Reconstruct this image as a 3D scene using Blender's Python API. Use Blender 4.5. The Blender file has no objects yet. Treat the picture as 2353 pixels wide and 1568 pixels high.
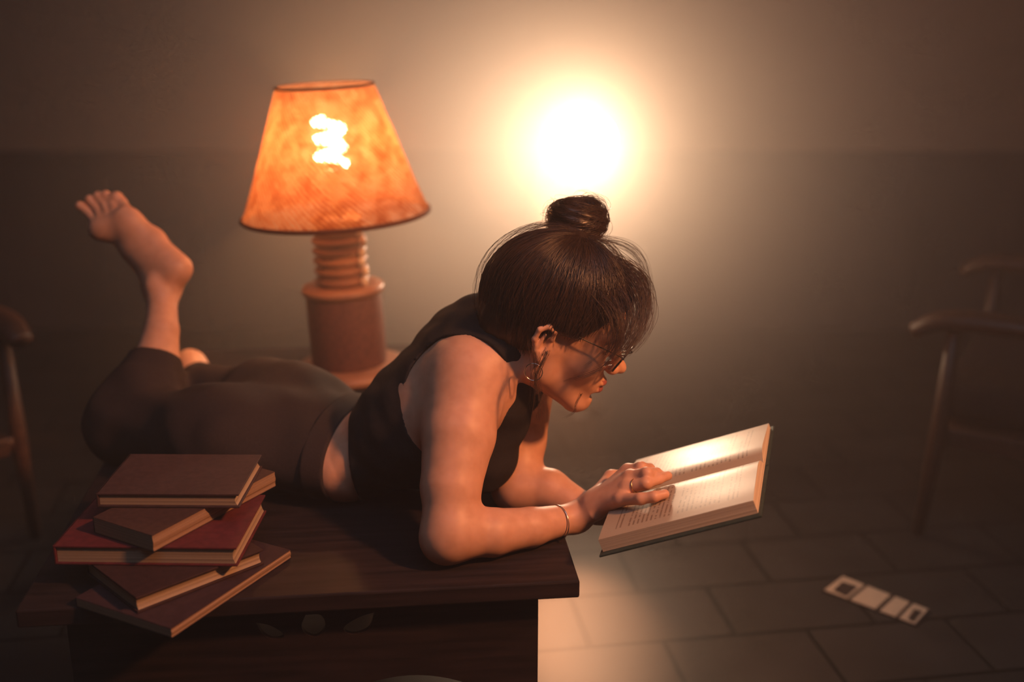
import bpy, bmesh, math, random
import numpy as np
from mathutils import Vector, Matrix, noise as mnoise
random.seed(7); np.random.seed(7)
C = bpy.context.scene.collection
SC = bpy.context.scene
R = math.radians

# ------------------------------------------------------------ camera
CAMZ = 1.24; PITCH = 17.0; F_PX = 2614.0
cam_d = bpy.data.cameras.new('camera'); cam = bpy.data.objects.new('camera', cam_d); C.objects.link(cam)
cam.location = (0, 0, CAMZ); cam.rotation_euler = (R(90 - PITCH), 0, 0)
cam_d.sensor_width = 36; cam_d.lens = F_PX * 36 / 2353
cam_d.clip_start = 0.05
cam_d.dof.use_dof = True; cam_d.dof.focus_distance = 1.66; cam_d.dof.aperture_fstop = 1.5
SC.camera = cam
SC.view_settings.view_transform = 'Standard'; SC.view_settings.look = 'None'
SC.view_settings.gamma = 1; SC.view_settings.use_curve_mapping = False
SC.view_settings.exposure = 0.0
SC.cycles.use_denoising = True; SC.cycles.use_adaptive_sampling = True; SC.cycles.adaptive_threshold = 0.04; SC.cycles.adaptive_min_samples = 12
SC.cycles.volume_bounces = 1; SC.cycles.max_bounces = 6; SC.cycles.diffuse_bounces = 3; SC.cycles.glossy_bounces = 2
SC.cycles.transmission_bounces = 4; SC.cycles.transparent_max_bounces = 12
SC.cycles.sample_clamp_indirect = 4.0
SC.cycles.caustics_reflective = False; SC.cycles.caustics_refractive = False

# ------------------------------------------------------------ world haze
W = bpy.data.worlds.new('world'); SC.world = W; W.use_nodes = True
nt = W.node_tree; nt.nodes.clear()
wo = nt.nodes.new('ShaderNodeOutputWorld')
bg = nt.nodes.new('ShaderNodeBackground'); bg.inputs[0].default_value = (0.0, 0.0, 0.0, 1)
nt.links.new(bg.outputs[0], wo.inputs[0])
HAZE = 0.032; SMOKE = 1.75
vs = nt.nodes.new('ShaderNodeVolumeScatter'); vs.inputs['Color'].default_value = (1.0, 0.90, 0.82, 1)
vs.inputs['Anisotropy'].default_value = 0.15
def wn_(t, **kw):
    n = nt.nodes.new(t)
    for k, v in kw.items(): setattr(n, k, v)
    return n
# smoke drifting around the lamps, thinning outwards
geo = wn_('ShaderNodeNewGeometry')
SMC = (0.02, 2.95, 0.85); SMR = (1.55, 1.15, 1.05)
mpp = wn_('ShaderNodeMapping', vector_type='TEXTURE'); nt.links.new(geo.outputs['Position'], mpp.inputs['Vector'])
mpp.inputs['Location'].default_value = SMC; mpp.inputs['Scale'].default_value = SMR
gr = wn_('ShaderNodeTexGradient', gradient_type='QUADRATIC_SPHERE'); nt.links.new(mpp.outputs[0], gr.inputs[0])
den = wn_('ShaderNodeMath', operation='MULTIPLY_ADD'); den.inputs[1].default_value = SMOKE
nt.links.new(gr.outputs['Fac'], den.inputs[0])
den.inputs[2].default_value = HAZE
nt.links.new(den.outputs[0], vs.inputs['Density'])
W.cycles.volume_step_size = 1.3
nt.links.new(vs.outputs[0], wo.inputs['Volume'])

SP, CP = math.sin(R(PITCH)), math.cos(R(PITCH))
def P(px, py, d):
    u = (px - 1176.5) / F_PX; v = (py - 784) / F_PX
    return Vector((u * d, d * (CP - v * SP), CAMZ - d * (SP + v * CP)))
def PZ(px, py, z):
    v = (py - 784) / F_PX
    return P(px, py, (CAMZ - z) / (SP + v * CP))
def PPL(px, py, o, n):
    c = Vector((0, 0, CAMZ)); r = P(px, py, 1.0) - c
    return c + r * ((o - c).dot(n) / r.dot(n))

# ------------------------------------------------------------ lights
def light(name, kind, loc, power, color, size=0.05, target=None, **kw):
    l = bpy.data.lights.new(name, kind); l.energy = power; l.color = color
    if kind == 'AREA':
        l.shape = 'DISK'; l.size = size
    else:
        l.shadow_soft_size = size
    for k, v in kw.items(): setattr(l, k, v)
    o = bpy.data.objects.new(name, l); C.objects.link(o); o.location = loc
    if target is not None:
        o.rotation_euler = (Vector(target) - Vector(loc)).to_track_quat('-Z', 'Y').to_euler()
    return o
MAIN = P(1345, 322, 3.25)
light('studio_lamp_light', 'SPOT', MAIN + Vector((0, -0.10, 0)), 72, (1.0, 0.61, 0.365), 0.05, MAIN + Vector((-0.25, -1, -0.02)), spot_size=R(165), spot_blend=1.0)
light('studio_lamp_spill', 'POINT', MAIN + Vector((0, 0.16, 0.05)), 13, (1.0, 0.56, 0.32), 0.05)
light('dim_ceiling_fill', 'AREA', (0.2, 0.9, 2.7), 16.0, (0.55, 0.74, 1.0), 2.4, (0.0, 1.6, 0.0))
KEY = Vector((1.40, 0.65, 2.05))
light('warm_side_lamp_light', 'SPOT', KEY, 235, (1.0, 0.36, 0.13), 0.10, (-0.10, 1.66, 0.60), spot_size=R(58), spot_blend=1.0)
# added spot without a fixture, throws the pool of light on the tiles
light('added_floor_spot', 'SPOT', (0.10, 3.1, 0.75), 140, (1.0, 0.36, 0.145), 0.04, PZ(1335, 1440, 0.0), spot_size=R(18), spot_blend=0.8)

# ------------------------------------------------------------ material helpers
def mat(name, col, rough=0.6, spec=0.4, metal=0.0, sss=0.0, **kw):
    m = bpy.data.materials.new(name); m.use_nodes = True
    b = m.node_tree.nodes['Principled BSDF']
    b.inputs['Base Color'].default_value = (*col, 1); b.inputs['Roughness'].default_value = rough
    b.inputs['Specular IOR Level'].default_value = spec; b.inputs['Metallic'].default_value = metal
    if sss:
        b.inputs['Subsurface Weight'].default_value = sss
        b.inputs['Subsurface Radius'].default_value = (0.02, 0.007, 0.004); b.inputs['Subsurface Scale'].default_value = 0.5
    for k, v in kw.items(): b.inputs[k.replace('_', ' ')].default_value = v
    return m
def N(m, t, **kw):
    n = m.node_tree.nodes.new(t)
    for k, v in kw.items(): setattr(n, k, v)
    return n
def L(m, a, b): m.node_tree.links.new(a, b)
def BS(m): return m.node_tree.nodes['Principled BSDF']
def coord(m, which='Object', scale=(1, 1, 1), rot=(0, 0, 0)):
    t = N(m, 'ShaderNodeTexCoord'); mp = N(m, 'ShaderNodeMapping'); mp.inputs['Scale'].default_value = scale
    mp.inputs['Rotation'].default_value = rot
    L(m, t.outputs[which], mp.inputs['Vector']); return mp.outputs[0]
def ramp(m, fac, stops):
    r = N(m, 'ShaderNodeValToRGB'); L(m, fac, r.inputs[0]); e = r.color_ramp.elements
    while len(e) < len(stops): e.new(0.5)
    for i, (p, c) in enumerate(stops):
        e[i].position = p; e[i].color = (*c, 1)
    return r.outputs[0]
def noisy(m, scale, a, b, which='Object', cs=(1, 1, 1), detail=4, lo=0.35, hi=0.65, bump=0.0, dist=0.002):
    n = N(m, 'ShaderNodeTexNoise'); n.inputs['Scale'].default_value = scale; n.inputs['Detail'].default_value = detail
    L(m, coord(m, which, cs), n.inputs['Vector'])
    L(m, ramp(m, n.outputs[0], [(lo, a), (hi, b)]), BS(m).inputs['Base Color'])
    if bump:
        bp = N(m, 'ShaderNodeBump'); bp.inputs['Strength'].default_value = bump; bp.inputs['Distance'].default_value = dist
        L(m, n.outputs[0], bp.inputs['Height']); L(m, bp.outputs[0], BS(m).inputs['Normal'])
    return m

M = {}
M['skin'] = noisy(mat('skin', (0.55, 0.30, 0.2), 0.46, 0.35, sss=0.12), 60, (0.60, 0.32, 0.21), (0.67, 0.37, 0.25), bump=0.08, dist=0.0006)
M['lip'] = mat('lip', (0.34, 0.11, 0.10), 0.4, 0.4)
M['hair'] = mat('hair', (0.030, 0.016, 0.010), 0.38, 0.5)
M['shirt'] = noisy(mat('tank_knit', (0.02, 0.018, 0.02), 0.85, 0.2), 900, (0.014, 0.012, 0.013), (0.03, 0.026, 0.028), bump=0.3, dist=0.0005)
M['jeans'] = noisy(mat('denim', (0.04, 0.045, 0.055), 0.85, 0.2), 700, (0.022, 0.015, 0.016), (0.042, 0.030, 0.031), bump=0.3, dist=0.0005)
M['wood'] = noisy(mat('dark_wood', (0.06, 0.02, 0.015), 0.5, 0.22), 6, (0.014, 0.010, 0.011), (0.034, 0.022, 0.023), cs=(1.2, 14, 14), lo=0.3, hi=0.7, bump=0.15, dist=0.001)
M['chairwood'] = noisy(mat('chair_wood', (0.06, 0.02, 0.015), 0.45, 0.4), 6, (0.05, 0.022, 0.014), (0.08, 0.036, 0.022), cs=(2, 14, 14), lo=0.3, hi=0.7)
M['cushion'] = noisy(mat('cushion_fabric', (0.03, 0.02, 0.02), 0.9, 0.1), 200, (0.022, 0.016, 0.016), (0.04, 0.028, 0.028), bump=0.3)
M['steel'] = mat('silver', (0.8, 0.75, 0.7), 0.22, 0.5, 1.0)
M['gold'] = mat('thin_gold', (0.75, 0.5, 0.25), 0.3, 0.5, 1.0)
M['dark_metal'] = mat('dark_metal', (0.05, 0.05, 0.05), 0.35, 0.5, 0.9)
gm = bpy.data.materials.new('lens_glass'); gm.use_nodes = True; gt = gm.node_tree; gt.nodes.clear()
_a = gt.nodes.new('ShaderNodeBsdfTransparent'); _b = gt.nodes.new('ShaderNodeBsdfGlossy'); _b.inputs['Roughness'].default_value = 0.04
_c = gt.nodes.new('ShaderNodeMixShader'); _f = gt.nodes.new('ShaderNodeFresnel'); _f.inputs[0].default_value = 1.4; _o = gt.nodes.new('ShaderNodeOutputMaterial')
gt.links.new(_f.outputs[0], _c.inputs[0]); gt.links.new(_a.outputs[0], _c.inputs[1]); gt.links.new(_b.outputs[0], _c.inputs[2]); gt.links.new(_c.outputs[0], _o.inputs[0]); M['glass'] = gm
M['wall'] = noisy(mat('wall_plaster', (0.5, 0.42, 0.35), 0.9, 0.1), 2.0, (0.23, 0.165, 0.13), (0.27, 0.195, 0.155))
M['wains'] = noisy(mat('wainscot_paint', (0.06, 0.045, 0.045), 0.6, 0.2), 3.0, (0.055, 0.045, 0.047), (0.075, 0.062, 0.063))

# ------------------------------------------------------------ geometry helpers
def setp(o, label=None, cat=None, group=None, kind=None):
    if label: o['label'] = label
    if cat: o['category'] = cat
    if group: o['group'] = group
    if kind: o['kind'] = kind
    return o
def link(name, me, m=None, parent=None, smooth=False):
    o = bpy.data.objects.new(name, me); C.objects.link(o)
    if m: me.materials.append(m)
    if parent: o.parent = parent
    if smooth: me.polygons.foreach_set('use_smooth', [True] * len(me.polygons))
    return o
def empty(name, loc=(0, 0, 0), rot=(0, 0, 0)):
    o = bpy.data.objects.new(name, None); C.objects.link(o); o.location = loc; o.rotation_euler = rot; o.empty_display_size = 0.1
    return o
def bmobj(name, bm, m=None, parent=None, smooth=False):
    me = bpy.data.meshes.new(name); bmesh.ops.recalc_face_normals(bm, faces=bm.faces); bm.to_mesh(me); bm.free()
    return link(name, me, m, parent, smooth)
def box(bm, a, b, bev=0.0, mtx=None):
    """box between corners a and b"""
    a = Vector(a); b = Vector(b)
    r = bmesh.ops.create_cube(bm, size=1)
    vs_ = r['verts']
    for v in vs_: v.co = Vector(((a.x + b.x) / 2 + v.co.x * (b.x - a.x), (a.y + b.y) / 2 + v.co.y * (b.y - a.y), (a.z + b.z) / 2 + v.co.z * (b.z - a.z)))
    if bev:
        es = list({e for v in vs_ for e in v.link_edges})
        r = bmesh.ops.bevel(bm, geom=es, offset=bev, segments=2, profile=0.5, affect='EDGES')
        vs_ = list({v for f in r['faces'] for v in f.verts} | {v for v in vs_ if v.is_valid})
    if mtx is not None:
        for v in vs_: v.co = mtx @ v.co
    return vs_
def lathe(bm, prof, seg=48, mtx=None):
    rings = []
    for r, z in prof:
        ring = []
        for i in range(seg):
            a = 2 * math.pi * i / seg
            p = Vector((r * math.cos(a), r * math.sin(a), z))
            ring.append(bm.verts.new(mtx @ p if mtx is not None else p))
        rings.append(ring)
    for k in range(len(rings) - 1):
        for i in range(seg):
            j = (i + 1) % seg
            bm.faces.new((rings[k][i], rings[k][j], rings[k + 1][j], rings[k + 1][i]))
    return rings
def tube(bm, pts, rad, seg=8, closed=False, caps=True):
    pts = [Vector(p) for p in pts]; n = len(pts)
    rads = rad if isinstance(rad, (list, tuple)) else [rad] * n
    rings = []; prev = None
    for i, p in enumerate(pts):
        if closed: t = (pts[(i + 1) % n] - pts[i - 1])
        else: t = pts[min(i + 1, n - 1)] - pts[max(i - 1, 0)]
        if t.length < 1e-9: t = Vector((0, 0, 1))
        t.normalize()
        if prev is None:
            a = Vector((0, 0, 1)) if abs(t.z) < 0.9 else Vector((1, 0, 0))
            u = t.cross(a).normalized()
        else:
            u = (prev - t * prev.dot(t)).normalized()
        prev = u; w = t.cross(u)
        rings.append([bm.verts.new(p + (u * math.cos(2 * math.pi * k / seg) + w * math.sin(2 * math.pi * k / seg)) * rads[i]) for k in range(seg)])
    m_ = n if closed else n - 1
    for i in range(m_):
        a, b = rings[i], rings[(i + 1) % n]
        for k in range(seg):
            j = (k + 1) % seg
            bm.faces.new((a[k], a[j], b[j], b[k]))
    if caps and not closed:
        bm.faces.new(rings[0]); bm.faces.new(rings[-1])
def smoothpts(pts, n=40):
    """Catmull-Rom through points"""
    pts = [Vector(p) for p in pts]; q = [pts[0] * 2 - pts[1]] + pts + [pts[-1] * 2 - pts[-2]]
    out = []; segs = len(pts) - 1
    for i in range(n + 1):
        t = i / n * segs; k = min(int(t), segs - 1); f = t - k
        a, b, c, d = q[k:k + 4]
        out.append(0.5 * ((2 * b) + (c - a) * f + (2 * a - 5 * b + 4 * c - d) * f * f + (3 * b - a - 3 * c + d) * f ** 3))
    return out
def poly2d(name, outer, holes, thick, m, parent=None):
    """filled flat polygon with holes in XZ, thickness along Y"""
    cu = bpy.data.curves.new('tmp', 'CURVE'); cu.dimensions = '2D'; cu.fill_mode = 'BOTH'; cu.extrude = thick / 2
    for loop in [outer] + holes:
        s = cu.splines.new('POLY'); s.points.add(len(loop) - 1); s.use_cyclic_u = True
        for i, (x, y) in enumerate(loop): s.points[i].co = (x, y, 0, 1)
    o = bpy.data.objects.new('tmp', cu); C.objects.link(o)
    dg = bpy.context.evaluated_depsgraph_get()
    me = bpy.data.meshes.new_from_object(o.evaluated_get(dg)); bpy.data.objects.remove(o)
    me.transform(Matrix.Rotation(R(90), 4, 'X')); me.name = name
    return link(name, me, m, parent)

# ============================================================ ROOM
YW = 4.25
bm = bmesh.new(); box(bm, (-3.2, -0.8, -0.1), (3.2, YW, 0)); 
floor = bmobj('floor', bm, None); setp(floor, kind='structure')
mf = mat('floor_tiles', (0.3, 0.2, 0.15), 0.45, 0.3)
br = N(mf, 'ShaderNodeTexBrick'); br.offset = 0.5; br.squash = 1.0
br.inputs['Color1'].default_value = (0.034, 0.030, 0.029, 1); br.inputs['Color2'].default_value = (0.044, 0.038, 0.036, 1); br.inputs['Mortar'].default_value = (0.004, 0.003, 0.003, 1)
br.inputs['Scale'].default_value = 1.0; br.inputs['Mortar Size'].default_value = 0.0055; br.inputs['Brick Width'].default_value = 0.30; br.inputs['Row Height'].default_value = 0.197
tc = N(mf, 'ShaderNodeTexCoord'); mp = N(mf, 'ShaderNodeMapping'); mp.inputs['Rotation'].default_value = (0, 0, R(-8.5)); mp.inputs['Location'].default_value = (0.0042, 0.0364, 0)
L(mf, tc.outputs['Object'], mp.inputs['Vector']); L(mf, mp.outputs[0], br.inputs['Vector'])
nz = N(mf, 'ShaderNodeTexNoise'); nz.inputs['Scale'].default_value = 7; nz.inputs['Detail'].default_value = 5
L(mf, tc.outputs['Object'], nz.inputs['Vector'])
mx = N(mf, 'ShaderNodeMix', data_type='RGBA', blend_type='MULTIPLY'); mx.inputs[0].default_value = 0.7
L(mf, br.outputs['Color'], mx.inputs[6]); L(mf, ramp(mf, nz.outputs[0], [(0.3, (0.55, 0.5, 0.45)), (0.7, (1, 1, 1))]), mx.inputs[7])
L(mf, mx.outputs[2], BS(mf).inputs['Base Color'])
bp = N(mf, 'ShaderNodeBump'); bp.inputs['Strength'].default_value = 0.5; bp.inputs['Distance'].default_value = 0.004; bp.invert = True
L(mf, br.outputs['Fac'], bp.inputs['Height']); L(mf, bp.outputs[0], BS(mf).inputs['Normal'])
floor.data.materials.append(mf)
for nm, a, b in (('wall_back', (-3.2, YW, 0), (3.2, YW + 0.1, 2.8)), ('wall_left', (-3.3, -0.9, 0), (-3.2, YW + 0.1, 2.8)),
                 ('wall_right', (3.2, -0.9, 0), (3.3, YW + 0.1, 2.8)), ('wall_front', (-3.2, -0.9, 0), (3.2, -0.8, 2.8)), ('ceiling', (-3.3, -0.9, 2.8), (3.3, YW + 0.1, 2.9))):
    bm = bmesh.new(); box(bm, a, b); o = bmobj(nm, bm, M['wall']); setp(o, kind='structure')
bm = bmesh.new(); box(bm, (-3.2, YW - 0.03, 0), (3.2, YW, 0.665))
box(bm, (-3.2, YW - 0.045, 0.65), (3.2, YW, 0.68), 0.004)
for i in range(17): box(bm, (-3.1 + i * 0.38, YW - 0.04, 0.1), (-3.04 + i * 0.38, YW - 0.02, 0.65), 0.003)
o = bmobj('trim_1', bm, M['wains']); setp(o, kind='structure')

# ============================================================ TABLE
TZ = 0.45
TC = Vector((0.0956, 1.43, 0)); TROT = R(6.1)
table = empty('coffee_table', TC, (0, 0, TROT))
setp(table, 'dark wooden coffee table with carved apron under the reclining woman', 'table')
TLX, TLY = 0.765, 1.16      # extends -x and +y from the near right corner
bm = bmesh.new(); box(bm, (-TLX, 0, TZ - 0.027), (0, TLY, TZ), 0.003); bmobj('tabletop', bm, M['wood'], table)
IN = 0.055; IY = 0.03
def arch(n=24):
    return n
top = TZ - 0.0275
x0, x1 = -TLX + IN, -IN; xc = (x0 + x1) / 2
outer = [(x0, top), (x0, 0.0), (x0 + 0.05, 0.0), (x0 + 0.055, 0.24)]
def arc(xa, xb, zb, zt, n=18):
    return [(xa + (xb - xa) * i / n, zb + (zt - zb) * math.sin(math.pi * i / n) ** 0.8) for i in range(n + 1)]
outer += arc(x0 + 0.055, xc - 0.005, 0.245, 0.295)[1:] + [(xc, 0.238)] + arc(xc + 0.005, x1 - 0.055, 0.245, 0.295)[1:]
outer += [(x1 - 0.05, 0.0), (x1, 0.0), (x1, top)]
# holes mapped from the photograph onto the panel plane
Rinv = Matrix.Rotation(-TROT, 3, 'Z'); nrm = Matrix.Rotation(TROT, 3, 'Z') @ Vector((0, -1, 0))
pl_o = TC + Matrix.Rotation(TROT, 3, 'Z') @ Vector((0, IY, 0))
def onpanel(px, py):
    q = Rinv @ (PPL(px, py, pl_o, nrm) - TC); return (q.x, q.z)
def loop(pts):
    s = smoothpts([Vector((*onpanel(*p), 0)) for p in pts], 26); return [(v.x, v.y) for v in s]
holes = [loop([(588, 1431), (620, 1438), (648, 1454), (651, 1466), (625, 1470), (603, 1457), (588, 1431)]),
         loop([(702, 1414), (737, 1414), (748, 1437), (738, 1457), (721, 1465), (700, 1455), (693, 1437), (702, 1414)]),
         loop([(861, 1408), (830, 1417), (795, 1437), (792, 1452), (815, 1459), (848, 1445), (861, 1408)])]
for h in holes: h.pop()
o = poly2d('front_apron', outer, holes, 0.008, M['wood'], table); o.location = (0, IY + 0.004, 0)
outer2 = [(x0, top), (x0, 0), (x0 + 0.045, 0), (x0 + 0.05, top - 0.05), (x1 - 0.05, top - 0.05), (x1 - 0.045, 0), (x1, 0), (x1, top)]
o = poly2d('back_apron', outer2, [], 0.018, M['wood'], table); o.location = (0, TLY - IY, 0)
for nm, xx in (('side_apron', -IN - 0.018), ('side_apron', -TLX + IN)):
    bm = bmesh.new(); box(bm, (xx, IY + 0.010, 0.34), (xx + 0.018, TLY - IY - 0.01, TZ - 0.0275))
    box(bm, (xx, IY + 0.018, 0.0), (xx + 0.018, IY + 0.07, 0.26)); box(bm, (xx, TLY - IY - 0.06, 0.0), (xx + 0.018, TLY - IY - 0.01, 0.26))
    bmobj(nm, bm, M['wood'], table)

# ============================================================ BOOKS
def paper(name, a, b, axis_scale=(1, 1, 900)):
    m = mat(name, a, 0.8, 0.1)
    n = N(m, 'ShaderNodeTexNoise'); n.inputs['Scale'].default_value = 1.0; n.inputs['Detail'].default_value = 3
    L(m, coord(m, 'Object', axis_scale), n.inputs['Vector'])
    L(m, ramp(m, n.outputs[0], [(0.35, b), (0.62, a)]), BS(m).inputs['Base Color'])
    bp = N(m, 'ShaderNodeBump'); bp.inputs['Strength'].default_value = 0.5; bp.inputs['Distance'].default_value = 0.0005
    L(m, n.outputs[0], bp.inputs['Height']); L(m, bp.outputs[0], BS(m).inputs['Normal'])
    return m
M['pages'] = paper('page_edges', (0.46, 0.35, 0.25), (0.25, 0.18, 0.13))
M['pages3'] = paper('cream_page_edges', (0.72, 0.60, 0.46), (0.45, 0.35, 0.26))
M['pages2'] = paper('aged_page_edges', (0.40, 0.26, 0.17), (0.22, 0.13, 0.08))
def cloth(name, c, rough=0.6):
    m = mat(name, c, rough, 0.3)
    return noisy(m, 120, tuple(x * 0.8 for x in c), tuple(x * 1.15 for x in c), bump=0.15, dist=0.0004)
M['c_maroon'] = cloth('maroon_cloth', (0.060, 0.030, 0.032)); M['c_brown'] = cloth('brown_cloth', (0.07, 0.034, 0.030))
M['c_red'] = cloth('red_cloth', (0.12, 0.022, 0.028)); M['c_dark'] = cloth('dark_cloth', (0.045, 0.02, 0.02)); M['c_black'] = cloth('black_cloth', (0.05, 0.025, 0.03))
def book(label, fe0, fe1, z0, t, wid, cover, pages, side, hard=True, split=0.0):
    """fe0->fe1: bottom edge of the book's seen long face (world xy), body extends to the left of that direction by wid"""
    a = Vector((fe0[0], fe0[1], 0)); b = Vector((fe1[0], fe1[1], 0)); d = b - a; ln = d.length; ang = math.atan2(d.y, d.x)
    root = empty('book', (a.x, a.y, z0), (0, 0, ang)); setp(root, label, 'book', 'books stacked on the table')
    w = wid; ct = 0.0028 if hard else 0.0008; ov = 0.003 if hard else 0.0
    # local x along seen edge, local y to the left. spine side: 'far' (y=w) or 'x0'
    bm = bmesh.new()
    box(bm, (0, 0, 0), (ln, w, ct), 0.0006); box(bm, (0, 0, t - ct), (ln, w, t), 0.0006)
    if side == 'far': box(bm, (0, w - ct, 0), (ln, w + 0.001, t), 0.0012)
    else: box(bm, (-0.001, 0, 0), (ct, w, t), 0.0012)
    bmobj('cover', bm, cover, root)
    bm = bmesh.new()
    zs = [ct + 0.0003, t - ct - 0.0003]
    if side == 'far': xa, xb, ya, yb = ov, ln - ov, ov, w - ct - 0.0005
    else: xa, xb, ya, yb = ct + 0.0005, ln - ov, ov, w - ov
    # block with concave fore edge: rows in z
    rows = []; nz_ = 8
    for i in range(nz_ + 1):
        f = i / nz_; z = zs[0] + (zs[1] - zs[0]) * f; c = 0.0035 * math.sin(math.pi * f) if hard else 0.0006 * math.sin(9 * f)
        if side == 'far': q = [(xa, ya + c), (xb, ya + c), (xb, yb), (xa, yb)]
        else: q = [(xa, ya), (xb - c, ya), (xb - c, yb), (xa, yb)]
        rows.append([bm.verts.new((x, y, z)) for x, y in q])
    for i in range(nz_):
        for k in range(4):
            bm.faces.new((rows[i][k], rows[i][(k + 1) % 4], rows[i + 1][(k + 1) % 4], rows[i + 1][k]))
    bm.faces.new(rows[0]); bm.faces.new(rows[-1])
    bmobj('page_block', bm, pages, root)
    return root
z = TZ + 0.0005
book('thin dark book lying lowest in the stack, its corner jutting over the table edge', (-0.435, 1.281), (-0.323, 1.497), z, 0.0135, 0.17, M['c_black'], M['pages2'], 'far', hard=False)
z += 0.0139
book('dark brown hardback second from the bottom of the stack, turned askew', (-0.489, 1.317), (-0.352, 1.452), z, 0.0235, 0.15, M['c_dark'], M['pages'], 'far')
z += 0.024
book('wide red clothbound book in the middle of the stack', (-0.628, 1.406), (-0.376, 1.400), z, 0.0285, 0.172, M['c_red'], M['pages'], 'x0')
z += 0.029
book('thick worn paperback second from the top of the stack', (-0.484, 1.387), (-0.362, 1.602), z, 0.0245, 0.115, M['c_brown'], M['pages2'], 'far', hard=False)
z += 0.025
book('maroon hardback lying on top of the stack of books', (-0.588, 1.474), (-0.386, 1.471), z, 0.0215, 0.145, M['c_maroon'], M['pages'], 'x0')

# ============================================================ OPEN BOOK
NL = Vector((0.125, 1.445, TZ + 0.03)); NR = Vector((0.334, 1.387, TZ + 0.12)); FR = Vector((0.409, 1.703, TZ + 0.12))
E1 = (NR - NL).normalized(); C0 = (FR - NR); E3 = E1.cross(C0).normalized(); E2 = E3.cross(E1)
BL, BW = (NR - NL).length, C0.length
BM = Matrix((E1, E2, E3)).transposed().to_4x4(); BM.translation = NL
obk = empty('open_book'); obk.matrix_world = BM
setp(obk, 'open hardback book with cream printed pages held in both hands', 'book')
M['paper'] = mat('printed_paper', (0.80, 0.66, 0.48), 0.36, 0.30)
def text_material(m):
    # UV: u along the text line, v down the page
    uv = N(m, 'ShaderNodeTexCoord'); sep = N(m, 'ShaderNodeSeparateXYZ'); L(m, uv.outputs['UV'], sep.inputs[0])
    def math_(op, a, b=None, c=None):
        n = N(m, 'ShaderNodeMath', operation=op)
        for i, x in enumerate((a, b, c)):
            if x is None: continue
            if isinstance(x, (int, float)): n.inputs[i].default_value = x
            else: L(m, x, n.inputs[i])
        return n.outputs[0]
    u, v = sep.outputs[0], sep.outputs[1]
    NLN = 34.0
    vl = math_('MULTIPLY', v, NLN); fl = math_('FLOOR', vl); fr = math_('FRACT', vl)
    band = math_('MULTIPLY', math_('GREATER_THAN', fr, 0.30), math_('LESS_THAN', fr, 0.70))
    cmb = N(m, 'ShaderNodeCombineXYZ'); L(m, math_('MULTIPLY', u, 26.0), cmb.inputs[0]); L(m, math_('MULTIPLY', fl, 7.31), cmb.inputs[1])
    n1 = N(m, 'ShaderNodeTexNoise'); n1.inputs['Scale'].default_value = 1.0; n1.inputs['Detail'].default_value = 1; L(m, cmb.outputs[0], n1.inputs['Vector'])
    words = math_('GREATER_THAN', n1.outputs[0], 0.42)
    cmb2 = N(m, 'ShaderNodeCombineXYZ'); L(m, fl, cmb2.inputs[0])
    wn = N(m, 'ShaderNodeTexWhiteNoise', noise_dimensions='1D'); L(m, fl, wn.inputs['W'])
    # ragged paragraph ends; some blank lines
    endp = math_('ADD', 0.88, math_('MULTIPLY', math_('LESS_THAN', wn.outputs[0], 0.25), -0.28))
    inside = math_('MULTIPLY', math_('GREATER_THAN', u, 0.12), math_('LESS_THAN', u, endp))
    insv = math_('MULTIPLY', math_('GREATER_THAN', v, 0.10), math_('LESS_THAN', v, 0.90))
    blank = math_('GREATER_THAN', math_('ABSOLUTE', math_('SUBTRACT', math_('MODULO', fl, 11.0), 5.0)), 0.5)
    fac = math_('MULTIPLY', math_('MULTIPLY', band, words), math_('MULTIPLY', math_('MULTIPLY', inside, insv), blank))
    mix = N(m, 'ShaderNodeMix', data_type='RGBA'); L(m, math_('MULTIPLY', fac, 0.62), mix.inputs[0])
    mix.inputs[6].default_value = (0.44, 0.36, 0.27, 1); mix.inputs[7].default_value = (0.14, 0.08, 0.05, 1)
    L(m, mix.outputs[2], BS(m).inputs['Base Color'])
text_material(M['paper'])
M['c_green'] = cloth('dark_green_cloth', (0.03, 0.05, 0.045))
half = BW / 2
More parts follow.
